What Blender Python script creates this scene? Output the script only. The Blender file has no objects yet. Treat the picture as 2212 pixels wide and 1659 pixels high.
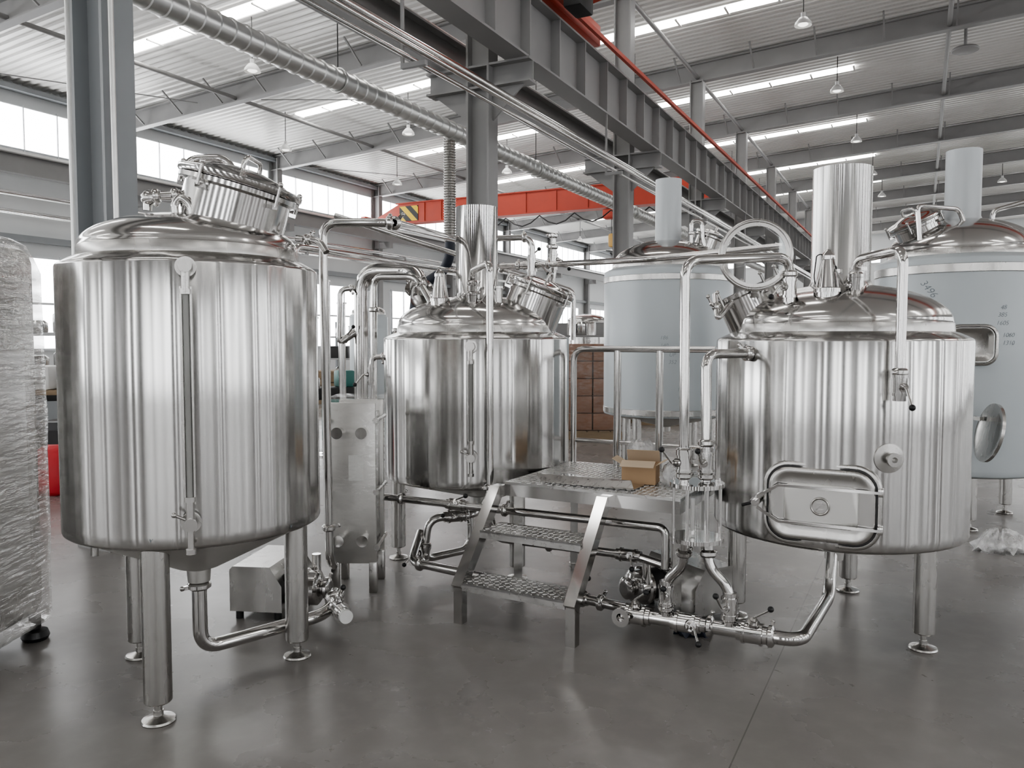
import bpy, bmesh, math, random
from mathutils import Vector as V, Matrix as M
random.seed(7)
C = bpy.context.scene.collection
F = 1725.; CZ = 1.6; PIT = math.atan(94.5/F); PI = math.pi
SKY_E = 15.0; WIN_E = 8.5

def ray(x, y):
    v = (829.5-y)/F
    return V(((x-1106)/F, math.cos(PIT)+v*math.sin(PIT), -math.sin(PIT)+v*math.cos(PIT)))
def P(x, y, Y):
    d = ray(x, y); return V((0,0,CZ))+d*(Y/d.y)
def G(x, y, z=0.):
    d = ray(x, y); return V((0,0,CZ))+d*((z-CZ)/d.z)
def surf(x, y, cx, cy, R):
    d = ray(x, y); a = d.x**2+d.y**2; b = -2*(d.x*cx+d.y*cy); c = cx*cx+cy*cy-R*R
    k = max(b*b-4*a*c, 0); t = (-b-math.sqrt(k))/(2*a)
    return V((0,0,CZ))+d*t
AN = math.radians(27.13); BR = M.Rotation(-AN, 4, 'Z')
def B(t, s, z): return BR@V((t,s,z))
def roofz(t): return 9.15+.06*(t+5.45) if t < 6 else 9.837-.06*(t-6)
def fr(p, ax):
    m = V(ax).normalized().to_track_quat('Z','Y').to_matrix().to_4x4(); m.translation = p; return m
OFF = {}

# ---------------------------------------------------------------- mesh builder
def fillet(pts, rad):
    pts = [V(p) for p in pts]
    if rad <= 0 or len(pts) < 3: return pts
    out = [pts[0]]
    for a, p, b in zip(pts, pts[1:], pts[2:]):
        L = min(rad, .48*(p-a).length, .48*(b-p).length)
        q0 = p+(a-p).normalized()*L; q1 = p+(b-p).normalized()*L
        for i in range(9):
            t = i/8
            out.append(q0*(1-t)**2+p*2*t*(1-t)+q1*t*t)
    out.append(pts[-1]); return out

class MB:
    def __init__(s): s.b = bmesh.new()
    def add(s, vs, fs, m=None):
        vv = [s.b.verts.new(m@V(v) if m else V(v)) for v in vs]
        for f in fs:
            try: s.b.faces.new([vv[i] for i in f])
            except ValueError: pass
        return s
    def box(s, c, d, bv=0, m=None):
        t = bmesh.new(); bmesh.ops.create_cube(t, size=1)
        for v in t.verts: v.co = V((v.co.x*d[0], v.co.y*d[1], v.co.z*d[2]))+V(c)
        if bv: bmesh.ops.bevel(t, geom=list(t.edges), offset=bv, segments=2, affect='EDGES', profile=.5)
        t.verts.index_update()
        s.add([v.co.copy() for v in t.verts], [[v.index for v in f.verts] for f in t.faces], m); t.free(); return s
    def hexa(s, p): return s.add(p, [(0,3,2,1),(4,5,6,7),(0,1,5,4),(1,2,6,5),(2,3,7,6),(3,0,4,7)])
    def bar(s, a, b, w, h, side=None):
        a = V(a); b = V(b); ax = (b-a).normalized()
        sd = V(side) if side is not None else ax.cross(V((0,0,1)))
        if sd.length < 1e-4: sd = V((1,0,0))
        sd = (sd-ax*sd.dot(ax)).normalized(); up = sd.cross(ax); x = sd*w/2; y = up*h/2
        return s.hexa([a-x-y,a+x-y,a+x+y,a-x+y,b-x-y,b+x-y,b+x+y,b-x+y])
    def ibeam(s, a, b, w, h, side=None, tf=.03, tw=.025):
        a = V(a); b = V(b); ax = (b-a).normalized()
        sd = V(side) if side is not None else ax.cross(V((0,0,1)))
        sd = (sd-ax*sd.dot(ax)).normalized(); up = sd.cross(ax); o = up*(h/2-tf/2)
        s.bar(a,b,tw,h-tf,sd); s.bar(a+o,b+o,w,tf,sd); s.bar(a-o,b-o,w,tf,sd); return s
    def lathe(s, prof, n=48, m=None, closed=False):
        R = []
        for r, z in prof:
            k = 1 if r < 1e-5 else n
            R.append([s.b.verts.new((m@V((r*math.cos(2*PI*i/n), r*math.sin(2*PI*i/n), z))) if m else V((r*math.cos(2*PI*i/n), r*math.sin(2*PI*i/n), z))) for i in range(k)])
        prs = list(zip(R, R[1:]))+([(R[-1],R[0])] if closed else [])
        for a, b in prs:
            if len(a) == 1 and len(b) == 1: continue
            for i in range(n):
                j = (i+1)%n
                if len(a) == 1: f = (a[0],b[j],b[i])
                elif len(b) == 1: f = (a[i],a[j],b[0])
                else: f = (a[i],a[j],b[j],b[i])
                try: s.b.faces.new(f)
                except ValueError: pass
        return s
    def cyl(s, a, b, r, r2=None, n=20):
        a = V(a); b = V(b); L = (b-a).length; r2 = r if r2 is None else r2
        return s.lathe([(0,0),(r,0),(r2,L),(0,L)], n, fr(a, b-a))
    def ring(s, p, ax, R, r, n=40, k=10):
        return s.lathe([(R+r*math.cos(2*PI*i/k), r*math.sin(2*PI*i/k)) for i in range(k)], n, fr(V(p), ax), True)
    def ball(s, c, r, n=14):
        return s.lathe([(r*math.sin(PI*i/8), -r*math.cos(PI*i/8)) for i in range(9)], n, M.Translation(c))
    def tube(s, pts, r, fil=0, n=14, closed=False):
        pts = fillet(pts, fil); q = [pts[0]]
        for p in pts[1:]:
            if (p-q[-1]).length > 1e-4: q.append(p)
        pts = q; N = len(pts)
        def tang(i):
            if closed: return (pts[(i+1)%N]-pts[i-1]).normalized()
            return (pts[min(i+1,N-1)]-pts[max(i-1,0)]).normalized()
        t0 = tang(0); nr = t0.orthogonal().normalized(); R = []
        for i in range(N):
            t = tang(i); nr = (nr-t*nr.dot(t)).normalized(); bn = t.cross(nr)
            R.append([s.b.verts.new(pts[i]+(nr*math.cos(2*PI*k/n)+bn*math.sin(2*PI*k/n))*r) for k in range(n)])
        for a, b in list(zip(R,R[1:]))+([(R[-1],R[0])] if closed else []):
            for k in range(n): s.b.faces.new((a[k],a[(k+1)%n],b[(k+1)%n],b[k]))
        if not closed: s.b.faces.new(R[0][::-1]); s.b.faces.new(R[-1])
        return s
    def prism(s, poly, h, m=None):
        n = len(poly)
        vs = [(x,y,0) for x,y in poly]+[(x,y,h) for x,y in poly]
        return s.add(vs, [tuple(range(n))[::-1], tuple(range(n,2*n))]+[(i,(i+1)%n,n+(i+1)%n,n+i) for i in range(n)], m)
    def loft(s, rows, m=None, cap0=False, cap1=True):
        n = len(rows[0]); vs = [p for r in rows for p in r]; fs = []
        for k in range(len(rows)-1):
            for i in range(n): fs.append((k*n+i,k*n+(i+1)%n,(k+1)*n+(i+1)%n,(k+1)*n+i))
        if cap1: fs.append(tuple(range((len(rows)-1)*n,len(rows)*n)))
        if cap0: fs.append(tuple(range(n))[::-1])
        return s.add(vs, fs, m)
    def blob(s, c, hx, hy, prof, n=44, jit=.0, e=4., rot=0, seed=1):
        rnd = random.Random(seed); R = []
        for z, k in prof:
            row = []
            for i in range(n):
                a = 2*PI*i/n; ca, sa = math.cos(a), math.sin(a)
                d = (abs(ca)**e+abs(sa)**e)**(-1/e); j = 1+rnd.uniform(-jit,jit)
                x, y = hx*k*ca*d*j, hy*k*sa*d*j
                row.append(s.b.verts.new((c[0]+x*math.cos(rot)-y*math.sin(rot), c[1]+x*math.sin(rot)+y*math.cos(rot), c[2]+z+rnd.uniform(-jit,jit)*.2*(0<z))))
            R.append(row)
        for a, b in zip(R,R[1:]):
            for k in range(n): s.b.faces.new((a[k],a[(k+1)%n],b[(k+1)%n],b[k]))
        s.b.faces.new(R[0][::-1]); s.b.faces.new(R[-1]); return s
    def build(s, name, mat, parent=None, ang=38, bf=False, keep=False):
        bmesh.ops.recalc_face_normals(s.b, faces=list(s.b.faces))
        if parent is not None: off = OFF[parent.name]
        elif keep: off = V((0,0,0))
        else:
            co = [v.co for v in s.b.verts]
            off = V(((min(v.x for v in co)+max(v.x for v in co))/2, (min(v.y for v in co)+max(v.y for v in co))/2, min(v.z for v in co)))
        for v in s.b.verts: v.co -= off
        me = bpy.data.meshes.new(name); s.b.to_mesh(me); s.b.free(); me.materials.append(mat)
        me.polygons.foreach_set('use_smooth', [True]*len(me.polygons)); me.set_sharp_from_angle(angle=math.radians(ang))
        o = bpy.data.objects.new(name, me); C.objects.link(o); OFF[o.name] = off
        if parent is not None: o.parent = parent
        elif bf: o.location = BR@off; o.rotation_euler.z = -AN
        else: o.location = off
        return o

def tag(o, label, cat, group=None):
    o['label'] = label; o['category'] = cat
    if group: o['group'] = group
    return o
def thing(name, label, cat, loc, group=None, bf=False):
    o = bpy.data.objects.new(name, None); C.objects.link(o); o.empty_display_size = .1
    OFF[o.name] = V(loc)
    o.location = BR@V(loc) if bf else V(loc)
    if bf: o.rotation_euler.z = -AN
    return tag(o, label, cat, group)
def struct(o): o['kind'] = 'structure'; return o

# ---------------------------------------------------------------- materials
def base(name):
    m = bpy.data.materials.new(name); m.use_nodes = True; n = m.node_tree
    return m, n, n.nodes['Principled BSDF']
def coords(n, sc, rot=(0,0,0)):
    tc = n.nodes.new('ShaderNodeTexCoord'); mp = n.nodes.new('ShaderNodeMapping'); mp.inputs['Scale'].default_value = sc; mp.inputs['Rotation'].default_value = rot
    n.links.new(tc.outputs['Object'], mp.inputs['Vector']); return mp.outputs['Vector']
def noise(n, vec, scale, detail=4):
    q = n.nodes.new('ShaderNodeTexNoise'); q.inputs['Scale'].default_value = scale; q.inputs['Detail'].default_value = detail
    n.links.new(vec, q.inputs['Vector']); return q.outputs['Fac']
def mixc(n, f, a, b):
    q = n.nodes.new('ShaderNodeMix'); q.data_type = 'RGBA'
    if hasattr(f,'links'): n.links.new(f, q.inputs[0])
    else: q.inputs[0].default_value = f
    for k, c in ((6,a),(7,b)):
        if hasattr(c,'links'): n.links.new(c, q.inputs[k])
        else: q.inputs[k].default_value = (*c,1)
    return q.outputs[2]
def rng(n, f, a, b, c=0., d=1.):
    q = n.nodes.new('ShaderNodeMapRange'); n.links.new(f, q.inputs[0])
    for i, v in enumerate((c,d,a,b)): q.inputs[i+1].default_value = v
    return q.outputs[0]
def bumpn(n, h, st, dist):
    q = n.nodes.new('ShaderNodeBump'); q.inputs['Strength'].default_value = st; q.inputs['Distance'].default_value = dist
    n.links.new(h, q.inputs['Height']); return q.outputs['Normal']
def mat(name, col, rough=.5, metal=0, var=.12, sc=6, st=(1,1,1), rv=.05, bump=0, bd=.01, bsc=None, det=3):
    m, n, b = base(name); v = coords(n, st); f = noise(n, v, sc, det)
    n.links.new(mixc(n, f, [c*(1-var) for c in col], [min(1,c*(1+var)) for c in col]), b.inputs['Base Color'])
    n.links.new(rng(n, f, max(.02,rough-rv), rough+rv, .2, .8), b.inputs['Roughness'])
    b.inputs['Metallic'].default_value = metal
    if bump: n.links.new(bumpn(n, noise(n, v, bsc or sc*3), bump, bd), b.inputs['Normal'])
    return m
def brushed():
    m, n, b = base('brushed_steel')
    n1 = noise(n, coords(n, (4.6,4.6,.006)), 1.0, 1.6); n2 = noise(n, coords(n, (70,70,.8)), 1.0, 2)
    n.links.new(mixc(n, n2, (.50,.495,.485), (.57,.563,.553)), b.inputs['Base Color'])
    b.inputs['Metallic'].default_value = 1
    n.links.new(rng(n, n2, .155, .19, .3, .7), b.inputs['Roughness'])
    b.inputs['Anisotropic'].default_value = .5; b.inputs['Anisotropic Rotation'].default_value = .25
    tg = n.nodes.new('ShaderNodeTangent'); tg.direction_type = 'RADIAL'; tg.axis = 'Z'
    n.links.new(tg.outputs[0], b.inputs['Tangent'])
    n.links.new(bumpn(n, n1, .9, .032), b.inputs['Normal'])
    return m
def emit(name, col, st, sc=(1,1,1), var=.1):
    m = bpy.data.materials.new(name); m.use_nodes = True; n = m.node_tree; n.nodes.remove(n.nodes['Principled BSDF'])
    e = n.nodes.new('ShaderNodeEmission'); f = noise(n, coords(n, sc), 1.0, 2)
    n.links.new(mixc(n, f, [c*(1-var) for c in col], [min(1,c*(1+var)) for c in col]), e.inputs['Color']); e.inputs['Strength'].default_value = st
    n.links.new(e.outputs[0], n.nodes['Material Output'].inputs['Surface']); return m
def clear(name, col, lo, hi, rough, sc, st=(1,1,1), bump=.4, metal=.85, rot=(0,0,0)):
    m, n, b = base(name); v = coords(n, st, rot); f = noise(n, v, sc, 4)
    b.inputs['Base Color'].default_value = (*col,1); b.inputs['Roughness'].default_value = rough; b.inputs['Metallic'].default_value = metal
    if bump: n.links.new(bumpn(n, noise(n, v, sc*2.2, 3), bump, .02), b.inputs['Normal'])
    tr = n.nodes.new('ShaderNodeBsdfTransparent'); mx = n.nodes.new('ShaderNodeMixShader')
    n.links.new(rng(n, f, lo, hi, .35, .65), mx.inputs[0]); n.links.new(tr.outputs[0], mx.inputs[1]); n.links.new(b.outputs[0], mx.inputs[2])
    n.links.new(mx.outputs[0], n.nodes['Material Output'].inputs['Surface']); return m
def concrete():
    m, n, b = base('polished_concrete'); v = coords(n, (1,1,1))
    f = noise(n, v, .5, 5); g = noise(n, v, 1.6, 8); h = noise(n, v, 60, 3); k = noise(n, v, 9, 6)
    c = mixc(n, rng(n, f, 0, 1, .25, .75), (.185,.174,.165), (.275,.262,.250)); c = mixc(n, rng(n, g, 0, .6, .35, .9), c, (.155,.144,.136))
    c = mixc(n, rng(n, k, 0, .4, .45, .85), c, (.30,.287,.275))
    sp = n.nodes.new('ShaderNodeSeparateXYZ'); n.links.new(v, sp.inputs[0])
    a = n.nodes.new('ShaderNodeMath'); a.operation = 'ADD'; n.links.new(sp.outputs[0], a.inputs[0]); a.inputs[1].default_value = .602
    p = n.nodes.new('ShaderNodeMath'); p.operation = 'PINGPONG'; n.links.new(a.outputs[0], p.inputs[0]); p.inputs[1].default_value = 3
    l = n.nodes.new('ShaderNodeMath'); l.operation = 'LESS_THAN'; n.links.new(p.outputs[0], l.inputs[0]); l.inputs[1].default_value = .003
    n.links.new(mixc(n, l.outputs[0], c, (.12,.112,.106)), b.inputs['Base Color'])
    n.links.new(rng(n, g, .20, .36, .2, .8), b.inputs['Roughness'])
    n.links.new(bumpn(n, h, .04, .003), b.inputs['Normal']); return m
def stripes():
    m, n, b = base('hazard_stripes'); v = coords(n, (1,1,1)); sp = n.nodes.new('ShaderNodeSeparateXYZ'); n.links.new(v, sp.inputs[0])
    a = n.nodes.new('ShaderNodeMath'); a.operation = 'ADD'; n.links.new(sp.outputs[0], a.inputs[0]); n.links.new(sp.outputs[2], a.inputs[1])
    p = n.nodes.new('ShaderNodeMath'); p.operation = 'PINGPONG'; n.links.new(a.outputs[0], p.inputs[0]); p.inputs[1].default_value = .28
    l = n.nodes.new('ShaderNodeMath'); l.operation = 'LESS_THAN'; n.links.new(p.outputs[0], l.inputs[0]); l.inputs[1].default_value = .14
    n.links.new(mixc(n, l.outputs[0], (.8,.55,.02), (.02,.02,.02)), b.inputs['Base Color']); return m

SB = brushed()
SM = mat('polished_steel', (.62,.61,.60), .11, 1, .05, 4, rv=.03)
SD = mat('dome_steel', (.64,.63,.62), .14, 1, .04, 3, rv=.03)
SS = mat('satin_steel', (.52,.51,.495), .26, 1, .08, 14, (1,1,.3), .05)
CONE = mat('matt_steel', (.66,.65,.63), .42, 1, .06, 6, rv=.04)
CHK = mat('chequer_plate', (.62,.61,.60), .30, 1, .12, 30, rv=.06)
FILM = mat('blue_film', (.50,.54,.56), .36, .15, .03, 3, rv=.02)
FILM2 = mat('blue_film_light', (.55,.58,.60), .36, .15, .03, 3, rv=.02)
WRAP = clear('stretch_wrap', (.92,.92,.91), .03, .20, .10, 9, (1.2,1.2,3), .2, rot=(.5,.3,0))
WRAP2 = clear('stretch_wrap_thick', (.80,.80,.79), .28, .72, .08, 2.4, (1.2,1.2,7), .8, .7, rot=(.35,.2,0))
BAG = clear('clear_bag', (.9,.9,.9), .3, .7, .15, 14, bump=.8, metal=.3)
GLASS = clear('clear_glass', (.9,.95,.95), .02, .05, .02, 3, bump=0)
TUBEG = mat('gauge_glass', (.30,.30,.29), .12)
GASK = mat('gasket_rubber', (.07,.07,.07), .5)
BLACK = mat('black_rubber', (.015,.015,.016), .35)
GREY = mat('grey_paint', (.29,.287,.285), .45, 0, .08, 3)
BGREY = mat('blue_grey_paint', (.29,.305,.315), .42, 0, .08, 3)
RED = mat('red_paint', (.45,.06,.032), .5, 0, .1, 3)
ROOF = mat('white_roof_sheet', (.73,.72,.70), .33, .12, .05, .6, (1,.3,1))
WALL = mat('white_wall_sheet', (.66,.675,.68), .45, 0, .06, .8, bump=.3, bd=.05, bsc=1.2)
WALLD = mat('darkened_wall_sheet', (.05,.045,.04), .6, 0, .15, .8)  # unseen walls, colour darkened to put dark bands in the steel reflections
FRAMEW = mat('pale_window_frame', (.72,.74,.76), .5)
FLOOR = concrete()
DUCT = mat('galvanised_steel', (.72,.72,.71), .32, .85, .12, 9)
CARD = mat('cardboard', (.52,.36,.22), .8, 0, .08, 8)
CARDP = mat('cardboard_pale', (.62,.50,.37), .8, 0, .08, 8)
WOOD = mat('crate_wood', (.27,.20,.13), .75, 0, .25, 5, (1,1,6))
CARTON = mat('brown_carton', (.28,.155,.10), .7, 0, .2, 5)
WHITE = mat('white_plastic', (.75,.75,.74), .4)
PAPER = mat('white_paper', (.8,.8,.78), .7)
INK = mat('marker_ink', (.24,.27,.30), .6)
YEL = mat('hook_yellow', (.62,.38,.12), .5)
HAZ = stripes()
HOSE = mat('dark_hose', (.02,.025,.04), .5)
GREEN = mat('green_motor', (.06,.2,.18), .5)
REDS = mat('red_sack', (.55,.03,.04), .55, bump=.3)
SKY = emit('skylight_glow', (1,.975,.92), SKY_E, (.2,1.3,1))
PANE = emit('window_daylight', (.95,.972,1.), WIN_E, (.3,.3,.6))
BULB = emit('lamp_glow', (1,.96,.88), 2.5)
DARKI = mat('dark_interior', (.03,.03,.03), .6)

# ---------------------------------------------------------------- setting (building frame: x = across, y = along)
S0, S1, TL, TR = -16., 64., -21., 18.
struct(MB().box(((TL+TR)/2,(S0+S1)/2,-.1),(TR-TL+.4,S1-S0+.4,.2)).build('floor', FLOOR, bf=True, keep=True))
mb = MB(); s = S0-.2; rows = []
while s < S1+.2:
    for ds, dz in ((0,0),(.10,0),(.125,.04),(.225,.04)): rows.append((s+ds,dz))
    s += .25
ts = (TL-.2, 6., TR+.2); vs = [(t,s,roofz(t)+dz) for s,dz in rows for t in ts]
mb.add(vs, [(3*i+k,3*i+k+1,3*i+k+4,3*i+k+3) for i in range(len(rows)-1) for k in (0,1)])
struct(mb.build('ceiling', ROOF, bf=True, keep=True, ang=10))
struct(MB().box((TL-.1,(S0+S1)/2,4.2),(.2,S1-S0+.4,8.4)).build('wall_left', WALL, bf=True, keep=True))
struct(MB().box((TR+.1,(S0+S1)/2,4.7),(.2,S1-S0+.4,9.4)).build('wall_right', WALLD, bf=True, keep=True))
def gable(s, name, m_):
    p = [(TL-.2,0),(TR+.2,0),(TR+.2,roofz(TR)+.03),(6,roofz(6)+.03),(TL-.2,roofz(TL)+.03)]
    m = M(((1,0,0,0),(0,0,1,s),(0,1,0,0),(0,0,0,1)))
    struct(MB().prism(p,.2,m).build(name, m_, bf=True, keep=True))
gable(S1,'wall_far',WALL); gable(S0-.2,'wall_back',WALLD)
wn = [0]
def window(c0, c1, axis, nm, depth, z0, z1, fw=.035, fm=None):
    wn[0] += 1
    def bx(m_, a0, a1, za, zb, th, off):
        if axis == 0: m_.box((depth+off,(a0+a1)/2,(za+zb)/2),(th,a1-a0,zb-za))
        else: m_.box(((a0+a1)/2,depth+off,(za+zb)/2),(a1-a0,th,zb-za))
    sg = 1 if depth < 0 else -1
    m_ = MB(); bx(m_,c0,c1,z0,z1,.02,.02*sg)
    w = struct(m_.build('window_%d'%wn[0], PANE, bf=True, keep=True))
    f = MB(); h = fw
    for k in range(nm+1):
        a = c0+(c1-c0)*k/nm; bx(f,a-fw,a+fw,z0-.05,z1+.05,.06,.04*sg)
    for z in (z0,z1): bx(f,c0-.05,c1+.05,z-h,z+h,.07,.04*sg)
    if 1.9 < z1-z0 < 3: bx(f,c0,c1,(z0+z1)/2-.03,(z0+z1)/2+.03,.06,.04*sg)
    f.build('window_frame', fm or BGREY, w)
for k in range(13):
    s = -14+6*k
    if s+6 > S1: break
    window(s+.25,s+5.75,0,6,TL,6.55,7.65,.012,FRAMEW)
    window(s+1.2,s+4.8,0,4,TL,1.35,3.8,.028,FRAMEW)
    for q in (.8,3.4): window(s+q,s+q+.75,0,1,TR,.6,8.0)  # unseen right wall: glowing strips added as bright bands for the tanks to reflect
for k in range(6):
    t = -20+6.3*k
    window(t,t+4.6,1,5,S1,7.2,8.1,.02,FRAMEW); window(t,t+3.4,1,4,S1,1.4,3.4)
for k in range(9):
    t = -19.5+4.2*k; window(t,t+1.0,1,1,S0,.6,7.6)  # glowing window strips added behind the camera for light streaks on the steel
def skylight(s, t0, t1):
    wn[0] += 1; h = .17; z = .02; d = .03
    p = [(t,ss,roofz(t)-q) for q in (z+d,z) for t,ss in ((t0,s-h),(t1,s-h),(t1,s+h),(t0,s+h))]
    w = struct(MB().hexa(p).build('window_%d'%wn[0], SKY, bf=True, keep=True))
    f = MB()
    n = 5
    for k in range(n+1):
        t = t0+(t1-t0)*k/n; f.box((t,s,roofz(t)-.06),(.05,2*h+.1,.03))
    f.build('window_frame', ROOF, w)
for k in range(13):
    s = -11+6*k
    skylight(s,-17.,-11.6); skylight(s,-7.6,-1.9); skylight(s,8.,14.)
for k in range(11):
    s = 4+6*k-6
    struct(MB().ibeam((TL+.2,s,0),(TL+.2,s,8.1),.25,.35,(0,1,0)).build('trim_%d'%(k+1), GREY, bf=True, keep=True))
struct(MB().bar((TL+.15,S0,8.05),(TL+.15,S1,8.05),.25,.12).build('trim_12', BGREY, bf=True, keep=True))
struct(MB().bar((TL+.12,S0,4.25),(TL+.12,S1,4.25),.15,.16).build('trim_13', BGREY, bf=True, keep=True))

# ---------------------------------------------------------------- steel frame
ORD = ['first','second','third','fourth','fifth','sixth','seventh','eighth','ninth','tenth']
TC = -5.6
for k in range(9):
    s = 4+6*k+(.1 if k == 0 else 0)
    lab = ['thick blue-grey steel column behind the tall tank with the wide manway','grey steel column right behind the middle tank chimney'][k] if k < 2 else '%s grey steel column along the crane runway, counted from the left' % ORD[k]
    c = thing('steel_column', lab, 'column', (TC,s,0), 'steel columns under the crane runway', True)
    MB().ibeam((TC,s,0),(TC,s,roofz(TC)-.5),.27,.36,(0,1,0)).build('column_shaft', BGREY if k == 0 else GREY, c)
    MB().box((TC,s,.015),(.38,.38,.03)).build('base_plate', GREY, c)
    b = MB(); b.ibeam((TC-(.85 if k else .1),s,5.27),(TC+.8,s,5.27),.25,.32)
    b.prism([(0,0),(.5,0),(0,-.45)],.03,M(((1,0,0,TC+.18),(0,0,1,s-.015),(0,1,0,5.12),(0,0,0,1))))
    if k: b.prism([(0,0),(-.6,0),(0,-.45)],.03,M(((1,0,0,TC-.18),(0,0,1,s-.015),(0,1,0,5.12),(0,0,0,1))))
    b.build('bracket', GREY, c)
for i, (t_, s_, r, z1) in enumerate(((-5.93,4.05,.02,8.6),(-5.85,4.06,.016,8.6),(-5.36,4.0,.02,5.0))):
    o = MB().tube([(t_,s_,0),(t_,s_,z1)],r).build('conduit_pipe', DUCT, bf=True)
    tag(o, ['outermost thin conduit left of the thick blue-grey column','second thin conduit left of the thick blue-grey column','short thin conduit right of the thick blue-grey column'][i], 'conduit')
for k in range(1,10):
    s = 4+6*k
    c = thing('roof_rafter', '%s dark grey roof rafter counted from the camera, with fly braces' % ORD[k-1], 'roof beam', (TC,s,roofz(TC)-.6), 'roof rafters', True)
    b = MB(); b.ibeam((TL,s,roofz(TL)-.30),(6,s,roofz(6)-.30),.22,.5); b.ibeam((6,s,roofz(6)-.30),(TR,s,roofz(TR)-.30),.22,.5)
    b.build('beam', GREY, c)
    for q in range(14):
        t = -20+1.55*q+(.4 if q > 9 else 0)
        MB().bar((t,s-.1,roofz(t)-.5),(t,s-.75,roofz(t)-.03),.04,.04).build('brace', GREY, c)
for k, t in enumerate((-16.5,TC,.4)):
    o = MB().tube([(t,S0+.3,roofz(t)-.42),(t,S1-.3,roofz(t)-.42)],.055,n=10).build('strut_pipe', GREY, bf=True)
    tag(o, ['long round roof strut over the red crane bridge','long round roof strut along the column tops','long round roof strut over the right bay'][k], 'roof strut')
for i, s in enumerate((10,16,22)):
    a, b_ = ((-20,-17.5),(-16,-9),(-20,-17))[i]
    o = MB().tube([(a,s+.4,roofz(a)-.45),(b_,s+5.6,roofz(b_)-.45)],.014,n=8).build('tie_rod', GREY, bf=True)
    tag(o,'%s thin steel tie rod slanting under the left roof, counted from camera'%ORD[i],'tie rod','roof tie rods')

# crane runways
def runway(t, z0, z1, w, label, s0=-15, s1=62, stiff=True):
    r = thing('runway_beam', label, 'crane beam', (t,s0,z0), None, True)
    MB().ibeam((t,s0,(z0+z1)/2),(t,s1,(z0+z1)/2),w,z1-z0).build('girder', GREY, r)
    MB().bar((t,s0,z1+.045),(t,s1,z1+.045),.07,.09).build('rail', DUCT, r)
    if stiff:
        for k in range(44):
            s = 6+k*1.0
            MB().box((t,s,(z0+z1)/2),(w*.94,.025,z1-z0-.06)).build('stiffener', GREY, r)
    return r
runway(-5.0,5.43,6.33,.34,'deep grey crane runway beam with stiffeners along the right side of columns')
o = MB().bar((-4.72,-15,6.48),(-4.72,62,6.48),.06,.07).build('conductor_rail', RED, bf=True); tag(o,'red conductor rail along the top of the runway beam','rail')
runway(-6.25,5.43,5.95,.28,'shallow grey crane runway beam on the left side of columns',stiff=False)
runway(TL+.75,5.75,6.25,.28,'grey crane runway beam under the left wall windows',stiff=False)
for k in range(10):
    s = 4+6*k; o = MB().box((TL+.52,s,5.62),(.8,.22,.26)).build('wall_bracket', GREY, bf=True); tag(o,'%s bracket under the left wall runway beam, counted from camera'%ORD[k],'bracket','brackets under the left runway')
sc_ = 27.5
c = thing('bridge_crane','red overhead bridge crane spanning the left bay with striped end','crane',(-13,sc_,6.36),None,True)
pl = [(-20.4,6.44),(-20.4,6.62),(-19.2,7.15),(-7.6,7.15),(-6.2,6.75),(-6.2,6.44),(-7.4,6.38),(-19.2,6.38)]
MB().prism(pl,.4,M(((1,0,0,0),(0,0,1,sc_-.2),(0,1,0,0),(0,0,0,1)))).build('girder', RED, c)
MB().box((-13.4,sc_,7.17),(11.8,.56,.04)).box((-13.4,sc_,6.37),(11.8,.52,.04)).build('flange_plate', RED, c)
for q in range(9): MB().box((-18.4+q*1.25+(.45 if q == 0 else 0),sc_-.21,6.76),(.04,.05,.74)).build('web_stiffener', RED, c)
for t in (-20.25,-6.25): MB().box((t,sc_,6.48),(.25,2.4,.24),.03).build('end_carriage', RED, c)
MB().box((-18.7,sc_-.215,6.75),(.9,.02,.6)).build('hazard_panel', HAZ, c)
pts = [(-15.5+i*.35,sc_-.5,6.2-.35*abs(math.sin(i*PI/4))) for i in range(26)]
MB().tube(pts,.025,n=8).build('festoon_cable', BLACK, c)
MB().box((-15.3,sc_-.35,6.1),(.9,.4,.5),.05).build('motor_box', GREEN, c)
h = thing('electric_hoist','hoist with hanging hook block under the red bridge crane','hoist',(-10,sc_,5.0),None,True)
MB().box((-10,sc_,6.14),(.7,.4,.36),.06).build('trolley', RED, h)
for dx in (-.05,.05): MB().tube([(-10+dx,sc_-.02,6.05),(-10+dx,sc_-.02,5.3)],.012,n=8).build('rope', DARKI, h)
MB().box((-10,sc_,5.2),(.34,.22,.5),.09).build('hook_block', YEL, h)
MB().tube([(-10,sc_,4.97),(-10,sc_,4.85),(-9.9,sc_,4.75),(-10,sc_,4.66),(-10.1,sc_,4.75)],.03,.06).build('hook', DARKI, h)
c = thing('bridge_crane','red crane end at the picture top above the runway beam','crane',(-4.5,11.2,6.43),None,True)
MB().box((-5.0,11.4,6.62),(.3,2.6,.34),.03).build('end_carriage', RED, c)
MB().prism([(-5.2,6.6),(-5.2,7.0),(-4.4,7.35),(14,7.35),(14,6.75),(-4.4,6.75)],.45,M(((1,0,0,0),(0,0,1,11.2),(0,1,0,0),(0,0,0,1)))).build('girder', RED, c)
MB().box((-4.45,10.75,6.42),(.28,.5,.34),.04).build('drive_motor', DARKI, c)
MB().tube([(-4.6,10.6,6.55),(-4.2,10.45,6.5),(-3.9,10.4,6.56)],.03,.1).build('collector_arm', DARKI, c)
o = MB()
for i in range(4): o.ring(B(-3.6+.12*i,10.8,6.95),BR.to_3x3()@V((1,.2,0)),.14,.014,24,8)
tag(o.build('cable_coil', DARKI),'coiled dark cable hanging below the red crane end','cable')

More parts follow.
